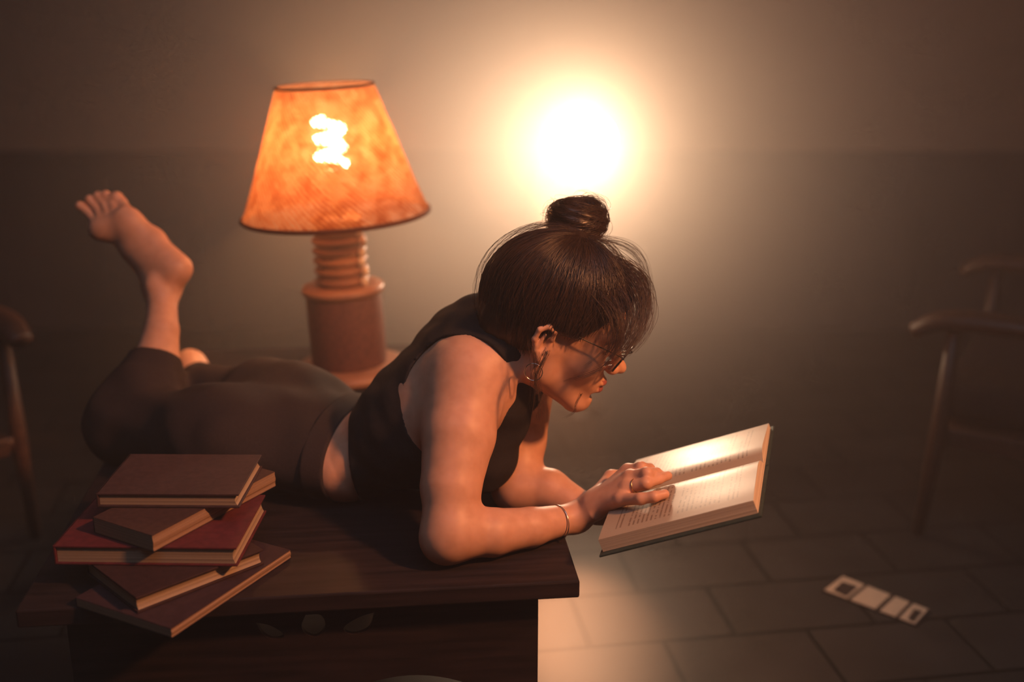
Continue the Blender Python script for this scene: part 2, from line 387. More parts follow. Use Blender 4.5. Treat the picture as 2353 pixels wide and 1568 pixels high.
def page_side(sign, tk, hump, parent):
    """sign -1 near page (y from gutter down to 0), +1 far page. local: x along spine, y across, z up"""
    n, mx_ = 28, 16; prof = []
    for i in range(n + 1):
        s = i / n
        h = 0.006 + (tk - 0.006 + hump) * (1 - math.exp(-s * 9)) - hump * (max(0, s - 0.25) / 0.75) ** 1.3
        h += -0.0018 * math.sin(math.pi * min(1, s * 1.1)) ** 2
        prof.append((half + sign * s * (half - 0.006 + 0.0), h))
    bm = bmesh.new(); uvl = bm.loops.layers.uv.new('UVMap'); g = []
    for j in range(mx_ + 1):
        x = 0.004 + (BL - 0.008) * j / mx_
        g.append([bm.verts.new((x, y, h + 0.004)) for y, h in prof])
    for j in range(mx_):
        for i in range(n):
            f = bm.faces.new((g[j][i], g[j + 1][i], g[j + 1][i + 1], g[j][i + 1]))
            for lp in f.loops:
                jj = (lp.vert.co.x - 0.004) / (BL - 0.008); ii = abs(lp.vert.co.y - half) / (half - 0.006)
                lp[uvl].uv = ((ii if sign > 0 else 1 - ii), jj)
    pg = bmobj('page', bm, M['paper'], parent, True)
    if sum(f.normal.z for f in pg.data.polygons) < 0: pg.data.flip_normals()
    bm = bmesh.new(); A = []; B = []
    for xx in (0.004, BL - 0.004):
        A.append([bm.verts.new((xx, y, h + 0.0038)) for y, h in prof]); B.append([bm.verts.new((xx, y, 0.0035)) for y, h in prof])
    for k in range(2):
        for i in range(n): bm.faces.new((A[k][i], A[k][i + 1], B[k][i + 1], B[k][i]))
    bm.faces.new((A[0][-1], A[1][-1], B[1][-1], B[0][-1])); bm.faces.new((A[0][0], A[1][0], B[1][0], B[0][0]))
    for i in range(n): bm.faces.new((B[0][i], B[0][i + 1], B[1][i + 1], B[1][i])); bm.faces.new((A[0][i], A[1][i], A[1][i + 1], A[0][i + 1]))
    bmobj('page_block', bm, M['pages3'], parent)
page_side(-1, 0.019, 0.006, obk); page_side(1, 0.008, 0.012, obk)
bm = bmesh.new(); box(bm, (-0.001, -0.003, 0), (BL + 0.001, half - 0.008, 0.003), 0.001); box(bm, (-0.001, half + 0.008, 0), (BL + 0.001, BW + 0.003, 0.003), 0.001)
box(bm, (-0.001, half - 0.009, -0.0015), (BL + 0.001, half + 0.009, 0.0018), 0.0007); bmobj('cover', bm, M['c_green'], obk)

# ============================================================ TABLE LAMP
LX, LY = -0.348, 2.33
lamp = empty('table_lamp', (LX, LY, TZ + 0.0055), (0, R(-2.6), 0))
setp(lamp, 'glowing table lamp with woven orange cone shade and ribbed wooden column', 'lamp')
M['lampwood'] = noisy(mat('lamp_wood', (0.35, 0.16, 0.08), 0.4, 0.4), 10, (0.30, 0.13, 0.07), (0.42, 0.2, 0.1), cs=(1, 1, 6))
bm = bmesh.new(); lathe(bm, [(0.0, 0.001), (0.12, 0.001), (0.124, 0.008), (0.122, 0.018), (0.105, 0.026), (0.0, 0.028)]); bmobj('base_plate', bm, M['lampwood'], lamp, True)
bm = bmesh.new(); lathe(bm, [(0.0, 0.026), (0.079, 0.026), (0.080, 0.032), (0.080, 0.178), (0.078, 0.182), (0.0, 0.183)]); 
bmobj('body', bm, cloth('lamp_leather', (0.16, 0.06, 0.04)), lamp, True)
bm = bmesh.new(); lathe(bm, [(0, 0.181), (0.084, 0.181), (0.087, 0.188), (0.084, 0.197), (0.06, 0.2), (0, 0.2)]); bmobj('collar', bm, M['lampwood'], lamp, True)
prof = [(0, 0.199)]
for i in range(7):
    z0 = 0.20 + i * 0.021
    for k in range(7):
        a = math.pi * k / 6; prof.append((0.046 + 0.011 * math.sin(a), z0 + 0.021 * k / 6))
prof += [(0.03, 0.348), (0, 0.348)]
bm = bmesh.new(); lathe(bm, prof); bmobj('column', bm, M['lampwood'], lamp, True)
# wavy highlight down the column side, shaped as pale glossy beads
M['highlight_bead'] = mat('pale_highlight', (0.85, 0.7, 0.5), 0.15, 0.8)
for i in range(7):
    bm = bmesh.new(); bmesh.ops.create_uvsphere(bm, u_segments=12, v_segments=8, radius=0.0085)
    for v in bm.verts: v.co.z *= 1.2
    o = bmobj('highlight_bead', bm, M['highlight_bead'], lamp, True); o.location = (0.050 + 0.004 * math.sin(i * 2), -0.030, 0.209 + i * 0.021)
bm = bmesh.new(); lathe(bm, [(0, 0.347), (0.012, 0.347), (0.012, 0.40), (0.02, 0.405), (0.02, 0.44), (0, 0.441)], 20); bmobj('socket', bm, M['dark_metal'], lamp, True)
# shade: frustum shell
ZB, ZT_, RB, RT = 0.348, 0.610, 0.192, 0.098
msh = bpy.data.materials.new('woven_shade'); msh.use_nodes = True; t_ = msh.node_tree; t_.nodes.clear()
out = t_.nodes.new('ShaderNodeOutputMaterial'); tr = t_.nodes.new('ShaderNodeBsdfTranslucent'); df = t_.nodes.new('ShaderNodeBsdfDiffuse'); tp = t_.nodes.new('ShaderNodeBsdfTransparent')
tcn = t_.nodes.new('ShaderNodeTexCoord'); mpn = t_.nodes.new('ShaderNodeMapping'); mpn.inputs['Scale'].default_value = (1, 1, 1)
t_.links.new(tcn.outputs['UV'], mpn.inputs[0])
wv = t_.nodes.new('ShaderNodeTexWave'); wv.inputs['Scale'].default_value = 14; wv.inputs['Distortion'].default_value = 3; wv.inputs['Detail'].default_value = 2; wv.bands_direction = 'DIAGONAL'
t_.links.new(mpn.outputs[0], wv.inputs[0])
nn = t_.nodes.new('ShaderNodeTexNoise'); nn.inputs['Scale'].default_value = 30; nn.inputs['Detail'].default_value = 6; nn.inputs['Roughness'].default_value = 0.6
t_.links.new(tcn.outputs['Object'], nn.inputs[0])
ad = t_.nodes.new('ShaderNodeMath'); ad.operation = 'MULTIPLY_ADD'; ad.inputs[1].default_value = 0.25; t_.links.new(wv.outputs['Fac'], ad.inputs[0]); t_.links.new(nn.outputs[0], ad.inputs[2])
cr = t_.nodes.new('ShaderNodeValToRGB'); t_.links.new(ad.outputs[0], cr.inputs[0])
cr.color_ramp.elements[0].position = 0.50; cr.color_ramp.elements[0].color = (0.16, 0.045, 0.014, 1); cr.color_ramp.elements[1].position = 0.74; cr.color_ramp.elements[1].color = (0.40, 0.185, 0.085, 1)
for n_ in (tr, df): t_.links.new(cr.outputs[0], n_.inputs[0])
m1 = t_.nodes.new('ShaderNodeMixShader'); m1.inputs[0].default_value = 0.65; t_.links.new(df.outputs[0], m1.inputs[1]); t_.links.new(tr.outputs[0], m1.inputs[2])
m2 = t_.nodes.new('ShaderNodeMixShader'); cr2 = t_.nodes.new('ShaderNodeValToRGB'); t_.links.new(ad.outputs[0], cr2.inputs[0])
cr2.color_ramp.elements[0].position = 0.54; cr2.color_ramp.elements[0].color = (0.02, 0.02, 0.02, 1); cr2.color_ramp.elements[1].position = 0.8; cr2.color_ramp.elements[1].color = (0.5, 0.5, 0.5, 1)
t_.links.new(cr2.outputs[0], m2.inputs[0]); t_.links.new(m1.outputs[0], m2.inputs[1]); t_.links.new(tp.outputs[0], m2.inputs[2]); t_.links.new(m2.outputs[0], out.inputs[0])
bm = bmesh.new(); uvl = bm.loops.layers.uv.new('UVMap'); seg = 96; rows = []
for j in range(13):
    f = j / 12; z_ = ZB + (ZT_ - ZB) * f; r_ = RB + (RT - RB) * (f ** 0.93)
    rows.append([bm.verts.new(((r_ + 0.0012 * mnoise.noise(Vector((i * 0.3, j * 0.7, 0)))) * math.cos(2 * math.pi * i / seg), r_ * math.sin(2 * math.pi * i / seg), z_ + (0.004 * mnoise.noise(Vector((math.cos(2*math.pi*i/seg)*1.5, math.sin(2*math.pi*i/seg)*1.5, 3))) if j == 0 else 0))) for i in range(seg)])
for j in range(12):
    for i in range(seg):
        f_ = bm.faces.new((rows[j][i], rows[j][(i + 1) % seg], rows[j + 1][(i + 1) % seg], rows[j + 1][i]))
        for lp, (a, b) in zip(f_.loops, ((i, j), (i + 1, j), (i + 1, j + 1), (i, j + 1))): lp[uvl].uv = (a / seg * 4, b / 12)
shade = bmobj('lamp_shade', bm, msh, lamp, True)
M['rim'] = mat('shade_rim_cord', (0.16, 0.06, 0.03), 0.8, 0.1)
for rr, zz, th in ((RT, ZT_ - 0.002, 0.003), (RB, ZB, 0.005)):
    bm = bmesh.new(); tube(bm, [(rr * math.cos(a), rr * math.sin(a), zz) for a in [2 * math.pi * i / 72 for i in range(72)]], th, 8, closed=True)
    bmobj('rim', bm, M['rim'], shade, True)
bm = bmesh.new()
for k in range(3):
    a = k * 2.094; tube(bm, [(0.015 * math.cos(a), 0.015 * math.sin(a), 0.44), (RT * math.cos(a), RT * math.sin(a), ZT_ - 0.012)], 0.0015, 6)
bmobj('shade_spider', bm, M['dark_metal'], shade)
def emis(name, col, s):
    m = bpy.data.materials.new(name); m.use_nodes = True; t = m.node_tree; t.nodes.clear()
    e = t.nodes.new('ShaderNodeEmission'); e.inputs[0].default_value = (*col, 1); e.inputs[1].default_value = s
    o = t.nodes.new('ShaderNodeOutputMaterial'); t.links.new(e.outputs[0], o.inputs[0]); return m
BULB = emis('bulb_glow', (1.0, 0.62, 0.28), 60)
bm = bmesh.new()
tube(bm, [((0.026 + 0.004 * math.sin(a)) * math.cos(a), (0.026 + 0.004 * math.sin(a)) * math.sin(a), -0.035 + 0.0055 * a) for a in [i * 0.28 for i in range(62)]], 0.0085, 10)
o = bmobj('bulb', bm, BULB, lamp, True); o.location = (0, 0, 0.485)
lo = light('table_lamp_bulb_light', 'POINT', (0, 0, 0.485), 21, (1.0, 0.36, 0.11), 0.036); lo.parent = lamp

# ============================================================ STUDIO LIGHT
sl = empty('studio_light', (MAIN.x, MAIN.y, 0)); setp(sl, 'blazing round studio light on a slim stand behind the woman', 'light')
ML = Vector((0, 0, MAIN.z))
mt = Matrix.Translation(ML) @ (Vector((0.0, -1, 0.06))).to_track_quat('Z', 'Y').to_matrix().to_4x4()
bm = bmesh.new(); lathe(bm, [(0, -0.10), (0.05, -0.10), (0.055, -0.09), (0.06, -0.02), (0.088, 0.045), (0.090, 0.045), (0.092, 0.04), (0.064, -0.03)], 40, mt); bmobj('housing', bm, M['dark_metal'], sl, True)
bm = bmesh.new(); lathe(bm, [(0, 0.052), (0.04, 0.050), (0.07, 0.045), (0.086, 0.038), (0.0, 0.0)], 40, mt)
bmobj('lens', bm, emis('lens_glow', (1.0, 0.75, 0.45), 22), sl, True)
bm = bmesh.new(); tube(bm, [(0, 0.03, 0.015), (0, 0.03, MAIN.z - 0.06)], 0.010, 12); bmobj('pole', bm, M['dark_metal'], sl)
bm = bmesh.new(); lathe(bm, [(0, 0.0), (0.075, 0.0), (0.075, 0.008), (0.02, 0.02), (0, 0.02)], 36, Matrix.Translation((0, 0.03, 0.001))); bmobj('base', bm, M['dark_metal'], sl, True)

# ============================================================ ARMCHAIRS
def armchair(loc, rot, label):
    root = empty('armchair', loc, (0, 0, rot)); setp(root, label, 'chair', 'wooden armchairs')
    # local: faces -y ; width x +-0.32
    bm = bmesh.new(); box(bm, (-0.27, -0.28, 0.27), (0.27, 0.26, 0.38), 0.035); bmobj('seat_cushion', bm, M['cushion'], root, True)
    bm = bmesh.new(); box(bm, (-0.27, -0.06, 0), (0.27, 0.05, 0.46), 0.035, Matrix.Translation((0, 0.27, 0.36)) @ Matrix.Rotation(R(-16), 4, 'X')); bmobj('back_cushion', bm, M['cushion'], root, True)
    bm = bmesh.new(); box(bm, (-0.30, -0.28, 0.22), (0.30, 0.28, 0.265), 0.006); bmobj('seat_frame', bm, M['chairwood'], root)
    for s in (-1, 1):
        bm = bmesh.new()
        pts = smoothpts([(s * 0.33, -0.34, 0.50), (s * 0.33, -0.26, 0.535), (s * 0.33, -0.05, 0.535), (s * 0.33, 0.14, 0.50), (s * 0.33, 0.30, 0.44)], 22)
        tube(bm, pts, [0.012 + 0.012 * math.sin(math.pi * min(1, (i + 3) / 20)) for i in range(23)], 12)
        for v in bm.verts: v.co.x = s * 0.33 + (v.co.x - s * 0.33) * 1.6
        bmobj('armrest', bm, M['chairwood'], root, True)
        bm = bmesh.new(); tube(bm, [(s * 0.33, -0.25, 0.525), (s * 0.33, -0.26, 0.25), (s * 0.33, -0.28, 0.0)], [0.015, 0.02, 0.013], 10); box(bm, (min(s*0.29,s*0.33), -0.27, 0.225), (max(s*0.29,s*0.33), -0.24, 0.26)); bmobj('leg', bm, M['chairwood'], root, True)
        bm = bmesh.new(); tube(bm, [(s * 0.33, 0.44, 0.80), (s * 0.33, 0.30, 0.42), (s * 0.33, 0.27, 0.24), (s * 0.33, 0.33, 0.0)], [0.012, 0.018, 0.02, 0.013], 10); box(bm, (min(s*0.29,s*0.33), 0.25, 0.225), (max(s*0.29,s*0.33), 0.28, 0.26)); bmobj('leg', bm, M['chairwood'], root, True)
    bm = bmesh.new(); tube(bm, [(-0.33, 0.435, 0.79), (0.33, 0.435, 0.79)], 0.014, 10); bmobj('top_rail', bm, M['chairwood'], root, True)
    return root
armchair((1.38, 2.62, 0), R(-120), 'dim wooden armchair at the right edge, its curved armrest catching light')
armchair((-1.56, 2.38, 0), R(50), 'shadowed wooden armchair at the left edge beyond the table')

# ============================================================ PRINT STRIP ON FLOOR
c4 = [PZ(1935, 1326, 0.0), PZ(2138, 1405, 0.0), PZ(2105, 1442, 0.0), PZ(1888, 1360, 0.0)]
ps = empty('photo_strip', c4[0]); setp(ps, 'strip of four small pale photo prints lying on the dark tiled floor', 'photo prints')
M['print'] = mat('print_white', (0.62, 0.46, 0.34), 0.5, 0.3); M['print_dark'] = mat('print_dark', (0.05, 0.035, 0.03), 0.4, 0.3)
def quad_on(pts, z0, z1, m, name, parent):
    bm = bmesh.new(); a = [bm.verts.new((p.x - c4[0].x, p.y - c4[0].y, z0)) for p in pts]; b = [bm.verts.new((p.x - c4[0].x, p.y - c4[0].y, z1)) for p in pts]
    bm.faces.new(a[::-1]); bm.faces.new(b)
    for i in range(4): bm.faces.new((a[i], a[(i + 1) % 4], b[(i + 1) % 4], b[i]))
    return bmobj(name, bm, m, parent)
def bil(u, v): return c4[0].lerp(c4[1], u).lerp(c4[3].lerp(c4[2], u), v)
quad_on([bil(0, 0), bil(1, 0), bil(1, 1), bil(0, 1)], 0.0005, 0.003, M['print_dark'], 'backing', ps)
for k, (a, b) in enumerate(((0.02, 0.27), (0.31, 0.57), (0.62, 0.78), (0.82, 0.98))):
    f = quad_on([bil(a, 0.04), bil(b, 0.04), bil(b, 0.96), bil(a, 0.96)], 0.003, 0.0045, M['print'], 'print', ps)
    if k in (0, 3): quad_on([bil(a + 0.05, 0.3), bil(b - 0.03, 0.25), bil(b - 0.02, 0.9), bil(a + 0.07, 0.85)], 0.0045, 0.005, M['print_dark'], 'picture', f)
# ============================================================ SIGNED-DISTANCE SCULPTING
def A3(v): return np.array([v[0], v[1], v[2]], dtype=np.float64)
def nrmz(v): v = A3(v); return v / np.linalg.norm(v)
def d_cap(Pn, a, b, ra, rb):
    ab = b - a; t = np.clip(((Pn - a) @ ab) / (ab @ ab), 0, 1)
    return np.linalg.norm(Pn - a - t[..., None] * ab, axis=-1) - (ra + (rb - ra) * t)
def d_ecap(Pn, a, b, S, ra, rb):
    """capsule with elliptical section: ra, rb = (radius along S, radius across)"""
    ab = b - a; t = np.clip(((Pn - a) @ ab) / (ab @ ab), 0, 1)
    dl = Pn - a - t[..., None] * ab; ds = dl @ S
    rr = np.sqrt(np.maximum((dl * dl).sum(-1) - ds * ds, 0))
    es = ra[0] + (rb[0] - ra[0]) * t; eu = ra[1] + (rb[1] - ra[1]) * t
    k0 = np.sqrt((ds / es) ** 2 + (rr / eu) ** 2); k1 = np.sqrt((ds / es ** 2) ** 2 + (rr / eu ** 2) ** 2) + 1e-9
    return k0 * (k0 - 1) / k1
def d_ell(Pn, c, Rm, r):
    q = (Pn - c) @ Rm.T; k0 = np.sqrt(((q / r) ** 2).sum(-1)); k1 = np.sqrt(((q / r ** 2) ** 2).sum(-1)) + 1e-9
    return k0 * (k0 - 1) / k1
def sm_u(a, b, k):
    h = np.maximum(k - np.abs(a - b), 0) / k; return np.minimum(a, b) - h * h * k / 4
def sm_s(a, b, k):
    h = np.maximum(k - np.abs(a + b), 0) / k; return np.maximum(a, -b) + h * h * k / 4
class Field:
    def __init__(s): s.ops = []
    def add(s, fn, lo, hi, k, op='u'): s.ops.append((fn, lo - k - 0.015, hi + k + 0.015, k, op)); return s
    def cap(s, a, b, ra, rb, k=0.02, op='u'):
        a, b = A3(a), A3(b); m = max(ra, rb)
        return s.add(lambda Q: d_cap(Q, a, b, ra, rb), np.minimum(a, b) - m, np.maximum(a, b) + m, k, op)
    def chain(s, pts, rs, k=0.012, op='u'):
        for i in range(len(pts) - 1): s.cap(pts[i], pts[i + 1], rs[i], rs[i + 1], k if i == 0 else min(k, 0.006), op)
        return s
    def ecap(s, a, b, S, ra, rb, k=0.03, op='u'):
        a, b, S = A3(a), A3(b), nrmz(S); m = max(ra + rb)
        return s.add(lambda Q: d_ecap(Q, a, b, S, ra, rb), np.minimum(a, b) - m, np.maximum(a, b) + m, k, op)
    def ell(s, c, r, Rm=None, k=0.02, op='u'):
        c = A3(c); Rm = np.eye(3) if Rm is None else np.array(Rm); r = np.array(r, float); m = r.max()
        return s.add(lambda Q: d_ell(Q, c, Rm, r), c - m, c + m, k, op)
    def custom(s, fn, k=0.004, op='s'):
        s.ops.append((fn, None, None, k, op)); return s
    def apply(s, F, Q, op, k, d):
        if op == 'u': return sm_u(F, d, k)
        if op == 's': return sm_s(F, d, k)
        if op == 's_below': return -sm_u(-F, d, k)      # keep what lies above the plane
        return -sm_u(-F, -d, k)       # 'i' intersect
    def pts(s, Q):
        F = np.full(len(Q), 0.05)
        for fn, lo, hi, k, op in s.ops:
            if lo is None: F = s.apply(F, Q, op, k, fn(Q)); continue
            mk = np.all((Q > lo) & (Q < hi), axis=1)
            if mk.any(): F[mk] = s.apply(F[mk], Q[mk], op, k, fn(Q[mk]))
        return F
    def grid(s, lo, hi, h):
        n = np.ceil((hi - lo) / h).astype(int) + 1
        F = np.full(n, 0.05)
        ax = [lo[i] + h * np.arange(n[i]) for i in range(3)]
        for fn, a, b, k, op in s.ops:
            if a is None: i0 = np.zeros(3, int); i1 = n
            else:
                i0 = np.clip(np.floor((a - lo) / h).astype(int), 0, n); i1 = np.clip(np.ceil((b - lo) / h).astype(int) + 1, 0, n)
            if np.any(i1 <= i0): continue
            sl = tuple(slice(i0[j], i1[j]) for j in range(3))
            G = np.stack(np.meshgrid(*[ax[j][sl[j]] for j in range(3)], indexing='ij'), -1)
            shp = G.shape[:3]; d = fn(G.reshape(-1, 3)).reshape(shp)
            F[sl] = s.apply(F[sl], None, op, k, d)
        return F
def surface_nets(F, lo, h):
    n = np.array(F.shape); ins = F < 0
    acc = np.zeros(tuple(n - 1) + (3,)); cnt = np.zeros(tuple(n - 1))
    act = np.zeros(tuple(n - 1), int)
    for i in (0, 1):
        for j in (0, 1):
            for k in (0, 1): act += ins[i:n[0] - 1 + i, j:n[1] - 1 + j, k:n[2] - 1 + k]
    cells = np.argwhere((act > 0) & (act < 8)); idx = -np.ones(tuple(n - 1), int); idx[tuple(cells.T)] = np.arange(len(cells))
    pos = np.zeros((len(cells), 3)); c = np.zeros(len(cells))
    cor = [(i, j, k) for i in (0, 1) for j in (0, 1) for k in (0, 1)]
    fv = {q: F[cells[:, 0] + q[0], cells[:, 1] + q[1], cells[:, 2] + q[2]] for q in cor}
    for a in cor:
        for d in range(3):
            if a[d] == 0:
                b = list(a); b[d] = 1; b = tuple(b); m = (fv[a] < 0) != (fv[b] < 0)
                t = np.where(m, fv[a] / (fv[a] - fv[b] + 1e-12), 0)
                q = np.array(a, float)[None, :].repeat(len(cells), 0); q[:, d] += t
                pos[m] += q[m]; c[m] += 1
    V = lo + h * (cells + pos / np.maximum(c, 1)[:, None])
    faces = []
    for d in range(3):
        u, v = (d + 1) % 3, (d + 2) % 3
        sa = [slice(None)] * 3; sb = [slice(None)] * 3; sa[d] = slice(0, n[d] - 1); sb[d] = slice(1, n[d])
        A_, B_ = ins[tuple(sa)], ins[tuple(sb)]
        e = np.argwhere(A_ != B_); e = e[(e[:, u] > 0) & (e[:, v] > 0) & (e[:, u] < n[u] - 1) & (e[:, v] < n[v] - 1)]
        fl = A_[tuple(e.T)]
        def ix(du, dv):
            q = e.copy(); q[:, u] -= du; q[:, v] -= dv; return idx[tuple(q.T)]
        f = np.stack([ix(1, 1), ix(0, 1), ix(0, 0), ix(1, 0)], 1)
        f[~fl] = f[~fl][:, ::-1]; faces.append(f)
    return V, np.concatenate(faces)
def sculpt(name, fld, lo, hi, h, m, parent, fine=(), iters=2):
    lo, hi = np.array(lo, float), np.array(hi, float)
    V, Fc = surface_nets(fld.grid(lo, hi, h), lo, h)
    me = bpy.data.meshes.new(name); me.from_pydata(V.tolist(), [], Fc.tolist()); me.update()
    if fine:
        bm = bmesh.new(); bm.from_mesh(me)
        sel = [e for e in bm.edges if any(all(b[0][i] < e.verts[0].co[i] < b[1][i] for i in range(3)) for b in fine)]
        bmesh.ops.subdivide_edges(bm, edges=sel, cuts=1, use_grid_fill=True)
        bmesh.ops.triangulate(bm, faces=[f for f in bm.faces if len(f.verts) > 4])
        bm.to_mesh(me); bm.free()
    n = len(me.vertices); co = np.empty(n * 3); me.vertices.foreach_get('co', co); co = co.reshape(-1, 3)
    e = 0.0006
    for _ in range(iters):
        f0 = fld.pts(co); g = np.stack([fld.pts(co + np.eye(3)[i] * e) - f0 for i in range(3)], 1) / e
        gl = np.maximum((g * g).sum(1), 0.2); st = np.clip(f0 / gl, -h, h)
        co = co - g * st[:, None] * 0.9
    me.vertices.foreach_set('co', co.ravel()); me.update()
    return link(name, me, m, parent, True)

# ============================================================ THE WOMAN
person = empty('person', (-0.25, 1.75, TZ))
setp(person, 'woman in dark tank top and jeans lying on her stomach reading an open book', 'person')
def own(o):
    """keep world placement under the person's Empty"""
    if o.parent == person: o.matrix_parent_inverse = Matrix.Translation(-person.location)
    return o
def V3(*a): return Vector(a)
# head frame
HS = 1.04; pit = R(20); yaw = R(-4); roll = R(0)
hF = V3(math.cos(pit) * math.cos(yaw), math.cos(pit) * math.sin(yaw), -math.sin(pit))
hR = V3(math.sin(yaw), -math.cos(yaw), 0)       # her right, towards the camera
hU = hR.cross(hF)
if hU.z < 0: hU = -hU
HO = P(1270, 763, 1.735)
def HP(f, r, u): return HO + (hF * f + hR * r + hU * u) * HS
HR = np.array([A3(hF), A3(hR), A3(hU)])

# joints
sh_n = P(1082, 858, 1.725); el_n = P(1036, 1224, 1.64); wr_n = P(1328, 1188, 1.735)
sh_f = V3(0.035, 1.865, 0.685); el_f = P(1186, 1122, 1.83); wr_f = V3(0.135, 1.625, 0.462)
PC = V3(-0.405, 1.84, 0.521); WC = V3(-0.245, 1.765, 0.503); RC = V3(-0.135, 1.745, 0.575); CC = V3(-0.055, 1.75, 0.648); UC = V3(-0.015, 1.75, 0.69)
nP = V3(0.42, 0.9, 0).normalized(); nC = (sh_f - sh_n).normalized()
hip_n = PC - nP * 0.085 + V3(-0.02, 0.0, -0.01); hip_f = PC + nP * 0.085 + V3(-0.02, 0, -0.01)
kn_n = P(296, 975, 2.03); an_n = P(373, 690, 2.13); kn_f = V3(-0.56, 1.99, 0.51); an_f = P(441, 868, 2.36)

torso = Field()
def torso_parts(T, g=0.0):
    T.ecap(PC, WC, nP, (0.160 + g, 0.072 + g), (0.118 + g, 0.058 + g), 0.02)
    T.ecap(WC, RC, nP, (0.118 + g, 0.058 + g), (0.130 + g, 0.090 + g), 0.04)
    T.ecap(RC, CC, nC, (0.130 + g, 0.098 + g), (0.135 + g, 0.094 + g), 0.04)
    T.ecap(CC, UC, nC, (0.135 + g, 0.094 + g), (0.120 + g, 0.075 + g), 0.04)
    for s_ in (-1, 1):
        T.ell(PC + nP * 0.072 * s_ + V3(-0.055, 0.015, 0.008), (0.092 + g, 0.092 + g, 0.075 + g), k=0.03)
torso_parts(torso)
def trunk_top(T, g=0.0):
    T.cap(sh_n.lerp(sh_f, 0.16) + V3(-0.01, 0, 0.005), sh_n.lerp(sh_f, 0.84), 0.052 + g, 0.052 + g, 0.05)
    T.cap(sh_n.lerp(sh_f, 0.45) + V3(-0.035, 0.0, 0.015), HP(-0.045, 0, -0.035), 0.062 + g, 0.050 + g, 0.05)
    T.ell(P(1092, 1040, 1.80), (0.062 + g, 0.058 + g, 0.062 + g), k=0.04); T.ell(P(1150, 1000, 1.93), (0.060 + g, 0.055 + g, 0.06 + g), k=0.04)
trunk_top(torso)
body = Field(); body.ops = list(torso.ops)
# near arm
body.ell(P(1000, 945, 1.765), (0.055, 0.055, 0.062), k=0.05)
body.ell(sh_n, (0.054, 0.055, 0.056), k=0.03)
body.chain([sh_n + V3(-0.004, -0.004, -0.012), P(1054, 1000, 1.685), P(1036, 1120, 1.655), el_n], [0.055, 0.0545, 0.044, 0.0385], 0.035)
body.cap(P(1018, 1245, 1.637), el_n, 0.030, 0.032, 0.02)
body.chain([el_n, P(1130, 1224, 1.66), P(1220, 1212, 1.69), wr_n], [0.0375, 0.0350, 0.0290, 0.0205], 0.02)
# far arm
body.ell(sh_f, (0.052, 0.052, 0.052), k=0.03)
body.chain([sh_f, P(1196, 1010, 1.86), el_f], [0.050, 0.042, 0.036], 0.03)
body.chain([el_f, P(1262, 1128, 1.82), P(1340, 1168, 1.795), wr_f], [0.0365, 0.0345, 0.0245, 0.021], 0.02)
# neck
body.cap(HP(-0.045, 0, -0.03), HP(-0.055, 0.0, -0.12), 0.049, 0.056, 0.03)
# head
def ch(*a): return HP(*a)
def he(c, r, k=0.015, op='u'): body.ell(HP(*c), [x * HS for x in r], HR, k, op)
def hc(a, b, ra, rb, k=0.012, op='u'): body.cap(HP(*a), HP(*b), ra * HS, rb * HS, k, op)
he((-0.010, 0, 0.045), (0.092, 0.073, 0.084), 0.02)
he((0.030, 0, -0.010), (0.056, 0.058, 0.074), 0.03)
for s_ in (-1, 1):
    hc((0.000, 0.048 * s_, -0.046), (0.064, 0.016 * s_, -0.084), 0.017, 0.015, 0.025)
    hc((-0.002, 0.055 * s_, -0.01), (0.000, 0.049 * s_, -0.045), 0.016, 0.016, 0.02)
    he((0.056, 0.036 * s_, -0.016), (0.024, 0.022, 0.024), 0.022)
    hc((0.082, 0.010 * s_, 0.034), (0.070, 0.045 * s_, 0.036), 0.009, 0.009, 0.016)
he((0.074, 0, -0.083), (0.016, 0.018, 0.014), 0.02)
he((0.072, 0, 0.058), (0.020, 0.045, 0.03), 0.03)
he((0.078, 0, -0.048), (0.018, 0.028, 0.022), 0.02)
hc((0.083, 0, 0.028), (0.108, 0, -0.012), 0.0065, 0.0085, 0.014)
he((0.111, 0, -0.016), (0.0100, 0.0095, 0.0085), 0.008)
for s_ in (-1, 1):
    he((0.100, 0.0115 * s_, -0.020), (0.0095, 0.0065, 0.007), 0.006)
    he((0.090, 0.031 * s_, 0.016), (0.014, 0.017, 0.011), 0.014, 's')
    he((0.0715, 0.031 * s_, 0.016), (0.0125, 0.0135, 0.0125), 0.004)
    hc((0.0825, 0.019 * s_, 0.0125), (0.0755, 0.046 * s_, 0.0125), 0.0016, 0.0014, 0.003)
    he((0.106, 0.0065 * s_, -0.0268), (0.004, 0.003, 0.003), 0.003, 's')
he((0.0935, 0, -0.0435), (0.0085, 0.0205, 0.0058), 0.006)
he((0.0915, 0, -0.0555), (0.0085, 0.0185, 0.0068), 0.006)
he((0.1005, 0, -0.0492), (0.010, 0.024, 0.0011), 0.003, 's')
he((0.092, 0, -0.067), (0.012, 0.02, 0.005), 0.008, 's')
